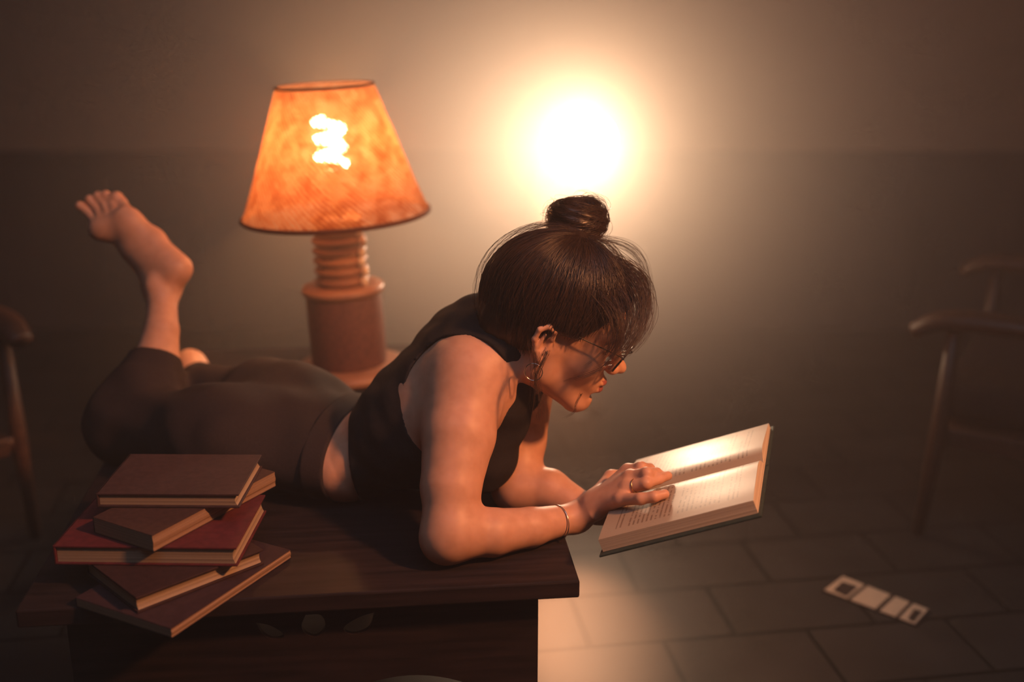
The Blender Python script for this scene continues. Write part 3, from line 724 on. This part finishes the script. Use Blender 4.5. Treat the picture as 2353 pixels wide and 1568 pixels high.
# ears
for s_ in (-1, 1):
    he((-0.012, 0.069 * s_, 0.000), (0.013, 0.008, 0.024), 0.01)
    ring = [(-0.002 , 0.076, 0.012), (-0.003, 0.080, 0.024), (-0.013, 0.085, 0.030), (-0.024, 0.087, 0.022), (-0.026, 0.085, 0.006), (-0.019, 0.080, -0.010), (-0.010, 0.076, -0.022)]
    for i in range(len(ring) - 1):
        a, b = ring[i], ring[i + 1]; hc((a[0], a[1] * s_, a[2]), (b[0], b[1] * s_, b[2]), 0.0038, 0.0038, 0.003)
    he((-0.014, 0.077 * s_, 0.002), (0.011, 0.004, 0.020), 0.006)
    he((-0.009, 0.083 * s_, 0.001), (0.007, 0.007, 0.010), 0.004, 's')
    hc((-0.018, 0.081 * s_, -0.004), (-0.014, 0.082 * s_, 0.016), 0.0028, 0.0026, 0.003)
    he((-0.009, 0.075 * s_, -0.024), (0.006, 0.004, 0.007), 0.004)
# near hand (on the pages)
def hp(px, py, h): return PPL(px, py, NL + E3 * h, E3)
mI, mM, mR_, mL_ = hp(1443, 1083, 0.058), hp(1447, 1097, 0.057), hp(1441, 1121, 0.049), hp(1426, 1148, 0.040)
body.ecap(wr_n, wr_n.lerp((mI + mL_) * 0.5, 0.35), (mI - mL_).normalized(), (0.024, 0.018), (0.030, 0.016), 0.02)
for m_, rr in ((mI, 0.0115), (mM, 0.0115), (mR_, 0.011), (mL_, 0.0105)):
    body.cap(wr_n.lerp((mI + mL_) * 0.5, 0.25).lerp(m_, 0.18), m_, 0.0145, rr, 0.014)
def finger(pts, r0, r1, k=0.004):
    n_ = len(pts) - 1
    for i in range(n_): body.cap(pts[i], pts[i + 1], r0 + (r1 - r0) * i / n_, r0 + (r1 - r0) * (i + 1) / n_, k if i else 0.006)
finger([mL_, hp(1472, 1147, 0.040), hp(1503, 1142, 0.038), hp(1527, 1136, 0.034)], 0.0092, 0.0070)
finger([mR_, hp(1484, 1112, 0.050), hp(1513, 1101, 0.042), hp(1534, 1094, 0.035)], 0.0096, 0.0070)
finger([mM, hp(1486, 1088, 0.060), hp(1508, 1088, 0.046), hp(1520, 1094, 0.036)], 0.0096, 0.0072)
finger([mI, hp(1473, 1075, 0.062), hp(1492, 1078, 0.048), hp(1502, 1087, 0.038)], 0.0096, 0.0072)
body.chain([wr_n.lerp(mI, 0.30), hp(1405, 1098, 0.040), hp(1440, 1092, 0.032)], [0.016, 0.0115, 0.009], 0.012)
# far hand under the book
def bk(x, y, z_): return NL + E1 * x + E2 * y + E3 * z_
pal = bk(0.055, 0.165, -0.021)
body.ecap(wr_f, pal, E2, (0.024, 0.017), (0.038, 0.011), 0.02)
for i in range(4):
    y_ = 0.135 + i * 0.021; body.chain([bk(0.05, y_, -0.019), bk(0.085, y_ - 0.002, -0.013), bk(0.115 + 0.006 * (i in (1, 2)), y_ - 0.002, -0.0105)], [0.010, 0.0088, 0.0075], 0.006)
body.chain([wr_f.lerp(pal, 0.4), bk(-0.013, 0.175, -0.005), bk(-0.012, 0.170, 0.016), bk(0.010, 0.168, 0.030)], [0.014, 0.0105, 0.0095, 0.008], 0.01)
# near foot
ft_side = (P(312, 492, 2.14) - P(222, 540, 2.16)).normalized()
hl = P(402, 618, 2.125); bl_ = P(262, 512, 2.145)
body.ecap(P(402, 620, 2.135), P(330, 562, 2.150), ft_side, (0.034, 0.031), (0.041, 0.025), 0.02)
body.ecap(P(330, 562, 2.155), bl_, ft_side, (0.041, 0.025), (0.046, 0.018), 0.025)
body.ell(P(296, 508, 2.138), (0.021, 0.016, 0.021), k=0.03)
body.ell(P(232, 524, 2.148), (0.018, 0.014, 0.018), k=0.03)
toes = [((219, 512), (184, 473), 0.0085), ((232, 500), (206, 459), 0.0086), ((247, 490), (225, 451), 0.0088), ((263, 483), (243, 449), 0.0092), ((290, 487), (268, 456), 0.0125)]
for (a, b, r_) in toes:
    pa, pb = P(*a, 2.145), P(*b, 2.16)
    body.chain([pa, pa.lerp(pb, 0.6) + V3(0, 0.006, 0), pb], [r_ * 1.02, r_ * 0.85, r_ * 1.08], 0.006)
body.cap(P(372, 664, 2.15), P(330, 575, 2.175), 0.033, 0.026, 0.03)
body.ell(P(352, 655, 2.12), (0.013, 0.013, 0.013), k=0.02)
body.chain([P(372, 664, 2.15), an_n, P(371, 760, 2.10), P(358, 840, 2.07), P(335, 910, 2.05), kn_n], [0.029, 0.0265, 0.031, 0.043, 0.05, 0.055], 0.02)
# thighs, far shin, far foot
body.cap(hip_n, kn_n, 0.078, 0.058, 0.04); body.cap(hip_f, kn_f, 0.078, 0.058, 0.04)
body.chain([kn_f, an_f], [0.052, 0.034], 0.02)
body.ell(P(436, 844, 2.31), (0.036, 0.038, 0.037), k=0.02)
ff0 = P(436, 866, 2.40)
body.ecap(ff0, ff0 + V3(-0.09, 0.10, -0.005), V3(0.6, 0.5, 0.1), (0.03, 0.026), (0.038, 0.016), 0.02)
for i in range(5):
    p0 = ff0 + V3(-0.115 + 0.013 * i, 0.085 + 0.011 * i, -0.004); body.cap(p0, p0 + V3(-0.035, 0.035, 0.0), 0.009, 0.0085, 0.006)
body.custom(lambda Q: Q[:, 2] - (TZ + 0.0006), 0.004, 's_below')
GH = 0.0032
fineb = [(A3(HP(0.05, 0, -0.02)) - 0.09, A3(HP(0.05, 0, -0.02)) + 0.09), (A3(mM) - 0.11, A3(mM) + 0.09), (A3(bl_) - [0.11, 0.06, 0.06], A3(bl_) + [0.06, 0.06, 0.09])]
ob = own(sculpt('body', body, (-0.93, 1.40, 0.40), (0.33, 2.62, 1.0), GH, M['skin'], person, fineb))
ob['label'] = 'bare warm-lit skin of face, arms and feet'
ob.data.materials.append(M['lip'])
lc = HP(0.098, 0, -0.049)
for f in ob.data.polygons:
    q = f.center - lc
    if abs(q.dot(hU)) < 0.0105 * HS and abs(q.dot(hR)) < 0.019 * HS and q.dot(hF) > -0.008: f.material_index = 1

# ------------------------------------------------------------ clothes
shirt = Field(); torso_parts(shirt, 0.006); trunk_top(shirt, 0.006); shirt.ell(sh_n, (0.059, 0.060, 0.060), k=0.03); shirt.cap(P(1174, 800, 1.765), P(1170, 960, 1.775), 0.028, 0.028, 0.04); shirt.cap(HP(-0.05, 0, -0.075), HP(-0.055, 0.0, -0.125), 0.056, 0.062, 0.02)
shirt.ell(P(1000, 945, 1.765), (0.050, 0.050, 0.062), k=0.05)
def wrinkle(amp, fr, seed):
    def f(Q):
        q = Q * fr + seed
        return amp * (np.sin(q[:, 0] + 1.7 * np.sin(q[:, 2] * 0.7)) * np.sin(q[:, 1] * 1.3 + 1.3 * np.sin(q[:, 0] * 0.6)) + 0.5 * np.sin(q[:, 2] * 2.1 + q[:, 0] * 1.3 + 2 * np.sin(q[:, 1] * .8)))
    return f
shirt_base = list(shirt.ops)
wf = wrinkle(0.0016, 55.0, 0.0)
sfl = Field(); sfl.ops = shirt_base
class Sum:
    def __init__(s, base, w, cuts): s.base, s.w, s.cuts = base, w, cuts
    def pts(s, Q):
        F = s.base.pts(Q) + s.w(Q)
        for fn, k in s.cuts: F = -sm_u(-F, -fn(Q), k)
        return F
    def grid(s, lo, hi, h):
        n = np.ceil((hi - lo) / h).astype(int) + 1
        F = s.base.grid(lo, hi, h)
        G = np.stack(np.meshgrid(*[lo[i] + h * np.arange(n[i]) for i in range(3)], indexing='ij'), -1).reshape(-1, 3)
        F = F.reshape(-1); near = np.abs(F) < 0.03 + h
        near |= F < 0
        Q = G[near]; f = F[near] + s.w(Q)
        for fn, k in s.cuts: f = -sm_u(-f, -fn(Q), k)
        F[near] = f; return F.reshape(tuple(n))
def plane(o, n_):
    o = A3(o); n_ = nrmz(n_); return lambda Q: (Q - o) @ n_          # keeps the side opposite to n
def not_cap(a, b, ra, rb):
    a, b = A3(a), A3(b); return lambda Q: -d_cap(Q, a, b, ra, rb)
hem_o = P(800, 1000, 1.80)
arm_hole = not_cap(P(1052, 893, 1.725), P(1046, 893, 1.50), 0.079, 0.081)
arm_hole2 = not_cap(P(1010, 960, 1.80), P(1000, 960, 1.60), 0.045, 0.055)
far_hole = not_cap(sh_f + V3(-0.02, -0.02, -0.01), sh_f + V3(0.03, 0.2, -0.02), 0.07, 0.09)
nk0 = sh_n.lerp(sh_f, 0.45) + V3(-0.035, 0.0, 0.015); nk1 = HP(-0.045, 0, -0.035)
neck_pl = plane(P(1226, 850, 1.73), V3(1, 0.1, 0.12)); neck_z = HP(-0.05, 0, -0.09).z - 0.05
neck_hole = lambda Q: np.minimum(neck_pl(Q), Q[:, 2] - neck_z)
sh_f_ = Sum(sfl, wf, [(plane(hem_o, V3(-0.93, 0.0, -0.12)), 0.004), (arm_hole, 0.004), (arm_hole2, 0.004), (far_hole, 0.004), (neck_hole, 0.004), (plane((0, 0, TZ + 0.001), (0, 0, -1)), 0.004)])
o = own(sculpt('tank_top', sh_f_, (-0.36, 1.45, 0.42), (0.16, 2.02, 0.86), 0.0035, M['shirt'], person)); o['label'] = 'dark sleeveless knit tank top'

jn = Field(); g = 0.008
jn.ecap(PC, WC, nP, (0.160 + g, 0.072 + g), (0.122 + g, 0.059 + g), 0.02)
for s_ in (-1, 1): jn.ell(PC + nP * 0.072 * s_ + V3(-0.055, 0.015, 0.008), (0.092 + g, 0.092 + g, 0.075 + g), k=0.03)
jn.cap(hip_n, kn_n, 0.078 + g, 0.062 + g, 0.04); jn.cap(hip_f, kn_f, 0.078 + g, 0.062 + g, 0.04)
hem_c = P(358, 826, 2.08); shin_dir = (an_n - kn_n).normalized()
def shin_jeans(Q):
    d = np.minimum(d_cap(Q, A3(kn_n), A3(P(335, 905, 2.045)), 0.070, 0.068), d_cap(Q, A3(P(335, 905, 2.045)), A3(P(364, 790, 2.09)), 0.068, 0.040))
    return np.maximum(d, (Q - A3(hem_c)) @ A3(shin_dir))
jn.add(shin_jeans, A3(kn_n) - 0.12, A3(hem_c) + 0.12, 0.03)
def shin2(Q):
    d = d_cap(Q, A3(kn_f), A3(an_f), 0.060, 0.040); return np.maximum(d, (Q - A3(kn_f.lerp(an_f, 0.72))) @ nrmz(an_f - kn_f))
jn.add(shin2, np.minimum(A3(kn_f), A3(an_f)) - 0.08, np.maximum(A3(kn_f), A3(an_f)) + 0.08, 0.02)
wj = wrinkle(0.0026, 38.0, 2.0)
wa_o = P(772, 995, 1.84)
jf = Sum(jn, wj, [(plane(wa_o, V3(0.93, -0.28, 0.10)), 0.004), (plane((0, 0, TZ + 0.001), (0, 0, -1)), 0.004)])
jo = own(sculpt('jeans', jf, (-0.90, 1.52, 0.43), (-0.18, 2.55, 0.78), 0.0038, M['jeans'], person)); jo['label'] = 'dark worn denim jeans'
# waistband ring
jn2 = Field(); g = 0.012
jn2.ecap(PC, WC, nP, (0.160 + g, 0.072 + g), (0.122 + g, 0.059 + g), 0.02)
wb = Sum(jn2, lambda Q: 0 * Q[:, 0], [(plane(wa_o + V3(0.002, 0, 0), V3(0.93, -0.28, 0.10)), 0.003), (plane(wa_o + V3(-0.034, 0.010, -0.003), V3(-0.93, 0.28, -0.10)), 0.003), (plane((0, 0, TZ + 0.001), (0, 0, -1)), 0.003)])
o = sculpt('waistband', wb, (-0.36, 1.55, 0.43), (-0.18, 1.98, 0.70), 0.0035, M['jeans'], jo)

# ------------------------------------------------------------ hair
CR = np.array([0.110, 0.086, 0.100]); CC_ = (-0.012, 0.0, 0.046)
def gline(f):
    return np.interp(f, [-0.12, -0.06, -0.024, 0.0, 0.03, 0.055, 0.075, 0.11], [-0.075, -0.05, -0.022, 0.022, 0.020, 0.045, 0.066, 0.074])
def head_local(Q): return ((Q - A3(HO)) @ HR.T) / HS
hair = Field()
hair.ell(HP(*CC_), [x * HS for x in CR], HR, 0.01)
hair.ell(HP(-0.075, 0, -0.01), [0.035, 0.055, 0.05], HR, 0.03)
def hl_cut(Q):
    q = head_local(Q); return gline(q[:, 0]) - q[:, 2]
def hnoise(Q):
    q = head_local(Q); a = np.arctan2(q[:, 1], q[:, 0] + 0.01)
    fd = np.clip((q[:, 2] - gline(q[:, 0])) / 0.03, 0, 1)
    return fd * 0.0006 * np.sin(a * 34 + 3 * np.sin(q[:, 2] * 40)) + fd * 0.0009 * np.sin(a * 11 + q[:, 2] * 30)
hf_ = Sum(hair, hnoise, [(hl_cut, 0.012)])
ho = own(sculpt('hair', hf_, A3(HO) - 0.2, A3(HO) + 0.22, 0.003, M['hair'], person)); ho['label'] = 'dark brown hair swept up into a messy top knot'
sv, sf = [], []
def strand(pts, r0, r1=None, seg=3):
    r1 = r0 * 0.35 if r1 is None else r1
    n_ = len(pts); base = len(sv); prev = None
    for i, p in enumerate(pts):
        t = (pts[min(i + 1, n_ - 1)] - pts[max(i - 1, 0)]); t = t.normalized() if t.length > 1e-9 else Vector((0, 0, 1))
        u = t.orthogonal().normalized() if prev is None else (prev - t * prev.dot(t)).normalized(); prev = u; w = t.cross(u)
        r_ = r0 + (r1 - r0) * (i / (n_ - 1)) ** 2
        for k in range(seg):
            a = 2 * math.pi * k / seg; sv.append(p + (u * math.cos(a) + w * math.sin(a)) * r_)
    for i in range(n_ - 1):
        for k in range(seg):
            j = (k + 1) % seg; sf.append((base + i * seg + k, base + i * seg + j, base + (i + 1) * seg + j, base + (i + 1) * seg + k))
def flush(name, m, parent):
    me = bpy.data.meshes.new(name); me.from_pydata([tuple(v) for v in sv], [], sf); me.update(); sv.clear(); sf.clear()
    return link(name, me, m, parent, True)
def cap_pt(phi, th, off):
    x = math.sin(th) * math.cos(phi); y = math.sin(th) * math.sin(phi); z_ = math.cos(th)
    return HP(CC_[0] + (CR[0] + off) * x, (CR[1] + off) * y, CC_[2] + (CR[2] + off) * z_)
def th_edge(phi):
    lo_, hi_ = 0.3, 2.5
    for _ in range(18):
        m_ = (lo_ + hi_) / 2; f = CC_[0] + CR[0] * math.sin(m_) * math.cos(phi); u = CC_[2] + CR[2] * math.cos(m_)
        if u > gline(f): lo_ = m_
        else: hi_ = m_
    return lo_
rnd = random.Random(3)
for i in range(2600):
    phi = rnd.uniform(-math.pi, math.pi); te = th_edge(phi); t0 = te * rnd.uniform(0.35, 1.02 + (0.07 if abs(phi) > 2.0 else 0)); t1 = 0.10
    off = rnd.uniform(0.0005, 0.0035) if rnd.random() < 0.93 else rnd.uniform(0.003, 0.011); tw = rnd.gauss(0, 0.10); ph = rnd.uniform(0, 6.28); pts = []
    for k in range(12):
        s_ = k / 11; th = t0 + (t1 - t0) * s_
        lift = off + 0.0012 * math.sin(ph + s_ * 5) + (0.006 * math.sin(math.pi * s_) if off > 0.0035 else 0)
        p_ = cap_pt(phi + tw * math.sin(s_ * math.pi), th, lift); pts.append(p_)
    strand(pts, 0.00042 if off < 0.0035 else 0.00025)
# loose locks, guided by points in space
def lock(ctrl, n_, spread, r=0.0003, taper=0.5, d0=1.66, seed=0):
    rg = random.Random(seed); base = [P(*c) if len(c) == 3 else P(c[0], c[1], d0) for c in ctrl]
    for _ in range(n_):
        o1 = V3(rg.gauss(0, 1), rg.gauss(0, 1), rg.gauss(0, 1)) * spread; o2 = V3(rg.gauss(0, 1), rg.gauss(0, 1), rg.gauss(0, 1)) * spread * 0.7
        cut = rg.uniform(0.75, 1.0); q = []
        for i, b in enumerate(base):
            s_ = i / (len(base) - 1); q.append(b + o1 * (1 - taper * s_) + o2 * math.sin(s_ * 3.0))
        sp = smoothpts(q, 18); strand(sp[:max(4, int(19 * cut))], r)
lock([(1380, 600, 1.70), (1452, 655, 1.69), (1470, 725, 1.68), (1440, 790, 1.66), (1398, 832, 1.645)], 150, 0.009, 0.00035, 0.6, seed=1)
lock([(1350, 620, 1.68), (1420, 690, 1.665), (1432, 760, 1.65), (1392, 835, 1.64)], 120, 0.010, 0.00035, 0.6, seed=2)
lock([(1395, 590, 1.72), (1468, 630, 1.73), (1487, 700, 1.73), (1470, 775, 1.71), (1440, 815, 1.70)], 90, 0.005, 0.0003, 0.3, seed=3)
lock([(1320, 640, 1.655), (1395, 710, 1.645), (1412, 775, 1.64), (1385, 835, 1.635)], 70, 0.008, 0.0003, 0.6, seed=4)
lock([(1430, 780, 1.64), (1395, 838, 1.635), (1350, 862, 1.635), (1285, 880, 1.64)], 22, 0.0025, 0.00025, 0.5, seed=5)
lock([(1400, 790, 1.64), (1375, 815, 1.635), (1340, 845, 1.635)], 5, 0.002, 0.00025, 0.3, seed=6)
lock([(1256, 806, 1.635), (1243, 835, 1.63), (1230, 870, 1.63), (1242, 925, 1.63), (1240, 975, 1.63)], 26, 0.0028, 0.00025, 0.1, seed=7)
lock([(1220, 790, 1.65), (1226, 860, 1.65), (1222, 930, 1.65), (1214, 972, 1.65)], 14, 0.005, 0.0002, 0.1, seed=8)
lock([(1335, 905, 1.70), (1322, 930, 1.70), (1318, 948, 1.70), (1286, 968, 1.70)], 7, 0.0014, 0.00025, 0.2, seed=9)
lock([(1270, 560, 1.75), (1205, 585, 1.76), (1150, 640, 1.78), (1124, 700, 1.80)], 34, 0.0045, 0.00025, -0.8, seed=10)
lock([(1300, 545, 1.75), (1240, 560, 1.76), (1195, 620, 1.77), (1150, 690, 1.79), (1135, 760, 1.78)], 120, 0.010, 0.0003, 0.2, seed=11)
lock([(1180, 730, 1.70), (1150, 760, 1.70), (1110, 735, 1.76), (1040, 760, 1.80)], 16, 0.006, 0.0002, 0.0, seed=12)
lock([(1350, 548, 1.73), (1430, 560, 1.75), (1475, 600, 1.76), (1492, 680, 1.76), (1470, 760, 1.74)], 40, 0.0035, 0.0002, 0.0, seed=13)
M['strand'] = mat('hair_strand', (0.055, 0.028, 0.017), 0.35, 0.5)
o = flush('hair_strands', M['strand'], ho); own(o)
# bun
BC = P(1327, 505, 1.745); bU = (hU * 0.5 + V3(0, 0, 1)).normalized(); bX = bU.orthogonal().normalized(); bY = bU.cross(bX)
BRm = np.array([A3(bX), A3(bY), A3(bU)])
bun = Field()
def tor(Q):
    q = (Q - A3(BC)) @ BRm.T; a = np.arctan2(q[:, 1], q[:, 0]); rr = np.hypot(q[:, 0], q[:, 1]) - 0.0255
    return np.hypot(rr, q[:, 2] * 0.80) - (0.0225 + 0.0025 * np.sin(2 * a + 1))
bun.add(tor, A3(BC) - 0.06, A3(BC) + 0.06, 0.01)
bun.cap(BC - bU * 0.01, HP(-0.012, 0, 0.128), 0.018, 0.022, 0.006)
bfl = Sum(bun, lambda Q: 0.0012 * np.sin(70 * ((Q - A3(BC)) @ BRm.T)[:, 2] * 6 + 4 * np.arctan2(((Q - A3(BC)) @ A3(bY)), ((Q - A3(BC)) @ A3(bX)))), [])
bo = sculpt('hair_bun', bfl, A3(BC) - 0.085, A3(BC) + 0.08, 0.003, M['hair'], ho); own(bo)
for i in range(650):
    a0 = rnd.uniform(0, 6.28); b0 = rnd.uniform(0, 6.28); la = rnd.uniform(0.8, 2.4); lb = rnd.gauss(0.5, 0.8); ex = abs(rnd.gauss(0, 0.0012)) + 0.0004
    fly = rnd.random() < 0.10; pts = []
    for k in range(12):
        s_ = k / 11; a = a0 + la * s_; b = b0 + lb * s_; rt = 0.0225 + 0.0025 * math.sin(2 * a + 1) + ex + (0.008 * math.sin(math.pi * s_) if fly else 0)
        x = 0.0265 + rt * math.cos(b); z_ = rt * math.sin(b) / 0.80
        pts.append(BC + (bX * math.cos(a) + bY * math.sin(a)) * x + bU * z_)
    strand(pts, 0.0004 if not fly else 0.0002)
for i in range(160):
    a = rnd.uniform(0, 6.28); q = bX * math.cos(a) + bY * math.sin(a)
    strand(smoothpts([HP(-0.012, 0, 0.130) + q * 0.034, HP(-0.012, 0, 0.142) + q * 0.021, BC - bU * 0.018 + q * 0.026], 8), 0.0004)
lock([(1330, 470, 1.74), (1350, 455, 1.74), (1385, 462, 1.74), (1402, 490, 1.74)], 26, 0.0028, 0.0002, 0.0, seed=21)
lock([(1325, 475, 1.74), (1338, 462, 1.74), (1352, 446, 1.74)], 8, 0.0022, 0.0002, 0.0, seed=22)
lock([(1285, 470, 1.74), (1258, 478, 1.74), (1250, 520, 1.74)], 14, 0.002, 0.0002, 0.0, seed=23)
lock([(1350, 545, 1.73), (1368, 552, 1.73), (1378, 562, 1.73)], 8, 0.002, 0.0002, 0.0, seed=24)
o = flush('bun_strands', M['strand'], ho); own(o)

# ------------------------------------------------------------ spectacles
sp = empty('glasses'); sp.parent = person; sp.matrix_parent_inverse = Matrix.Translation(-person.location)
sp['label'] = 'thin dark wire-rimmed glasses slid down her nose'
gF = (hF * 0.93 - hU * 0.28).normalized(); gR = (hR - hF * 0.17).normalized() * 1.0; gF = (gF - gR * gF.dot(gR)).normalized(); gU = gR.cross(gF); gU = gU if gU.z > 0 else -gU
gO = HP(0.1165, 0, 0.006)
def GP(f, r, u): return gO + (gF * f + gR * r + gU * u) * HS
def spart(name, bm, m): return own(bmobj(name, bm, m, sp, True))
for s_ in (-1, 1):
    pts = []
    for i in range(40):
        a = 2 * math.pi * i / 40; ca, sa = math.cos(a), math.sin(a)
        pts.append(GP(-0.003 - 0.10 * abs(0.033 + 0.024 * ca) * 0.6, s_ * (0.033 + 0.024 * math.copysign(abs(ca) ** 0.7, ca)), 0.0215 * math.copysign(abs(sa) ** 0.8, sa)))
    bm = bmesh.new(); tube(bm, pts, 0.0014, 6, closed=True); spart('rim', bm, M['dark_metal'])
    bm = bmesh.new(); cv = bm.verts.new(GP(-0.005, s_ * 0.033, 0)); vs2 = [bm.verts.new(p) for p in pts]
    for i in range(40): bm.faces.new((cv, vs2[i], vs2[(i + 1) % 40]))
    r = bmesh.ops.solidify(bm, geom=bm.faces[:], thickness=0.0012); spart('lens', bm, M['glass'])
    bm = bmesh.new(); tube(bm, smoothpts([GP(-0.008, s_ * 0.059, 0.008), GP(-0.02, s_ * 0.068, 0.008), HP(0.045, s_ * 0.074, 0.026), HP(0.0, s_ * 0.080, 0.031), HP(-0.022, s_ * 0.079, 0.018), HP(-0.030, s_ * 0.077, -0.002)], 24), 0.0010, 6); spart('temple_arm', bm, M['dark_metal'])
    bm = bmesh.new(); box(bm, (-0.002, -0.002, -0.0025), (0.002, 0.002, 0.0025), 0.0005, Matrix.Translation(GP(-0.007, s_ * 0.059, 0.008))); spart('hinge', bm, M['steel'])
    bm = bmesh.new(); tube(bm, smoothpts([GP(-0.004, s_ * 0.010, 0.002), GP(-0.010, s_ * 0.010, -0.004), GP(-0.010, s_ * 0.011, -0.010)], 8), 0.0008, 6); spart('nose_pad', bm, M['steel'])
bm = bmesh.new(); tube(bm, smoothpts([GP(-0.004, -0.010, 0.004), GP(0.001, 0, 0.008), GP(-0.004, 0.010, 0.004)], 10), 0.0012, 6); spart('bridge', bm, M['dark_metal'])
bm = bmesh.new(); tube(bm, [GP(-0.004, -0.014, 0.014), GP(-0.001, 0, 0.016), GP(-0.004, 0.014, 0.014)], 0.0009, 6); spart('brow_bar', bm, M['dark_metal'])
# hoop earring, bracelet, ring
ec = HP(-0.010, 0.080, -0.042)
bm = bmesh.new(); tube(bm, [ec + (hF * math.cos(a) + hU * math.sin(a)) * 0.013 + hR * 0.001 * math.cos(a) for a in [i * 2 * math.pi / 36 for i in range(36)]], 0.0010, 6, closed=True)
own(bmobj('hoop_earring', bm, M['steel'], person, True))
bd = (wr_n - P(1220, 1212, 1.69)).normalized(); bc = P(1281, 1201, 1.714); bu = bd.orthogonal().normalized(); bw = bd.cross(bu)
bm = bmesh.new(); tube(bm, [bc + (bu * math.cos(a) + bw * math.sin(a)) * 0.0262 + bd * 0.003 * math.sin(a) for a in [i * 2 * math.pi / 48 for i in range(48)]], 0.0010, 6, closed=True)
own(bmobj('bracelet', bm, M['steel'], person, True))
rp0, rp1 = mR_, hp(1484, 1112, 0.050); rd = (rp1 - rp0).normalized(); rc = rp0.lerp(rp1, 0.42); ru = rd.orthogonal().normalized(); rw = rd.cross(ru)
bm = bmesh.new(); tube(bm, [rc + (ru * math.cos(a) + rw * math.sin(a)) * 0.0100 for a in [i * 2 * math.pi / 32 for i in range(32)]], 0.0009, 6, closed=True)
own(bmobj('finger_ring', bm, M['gold'], person, True))
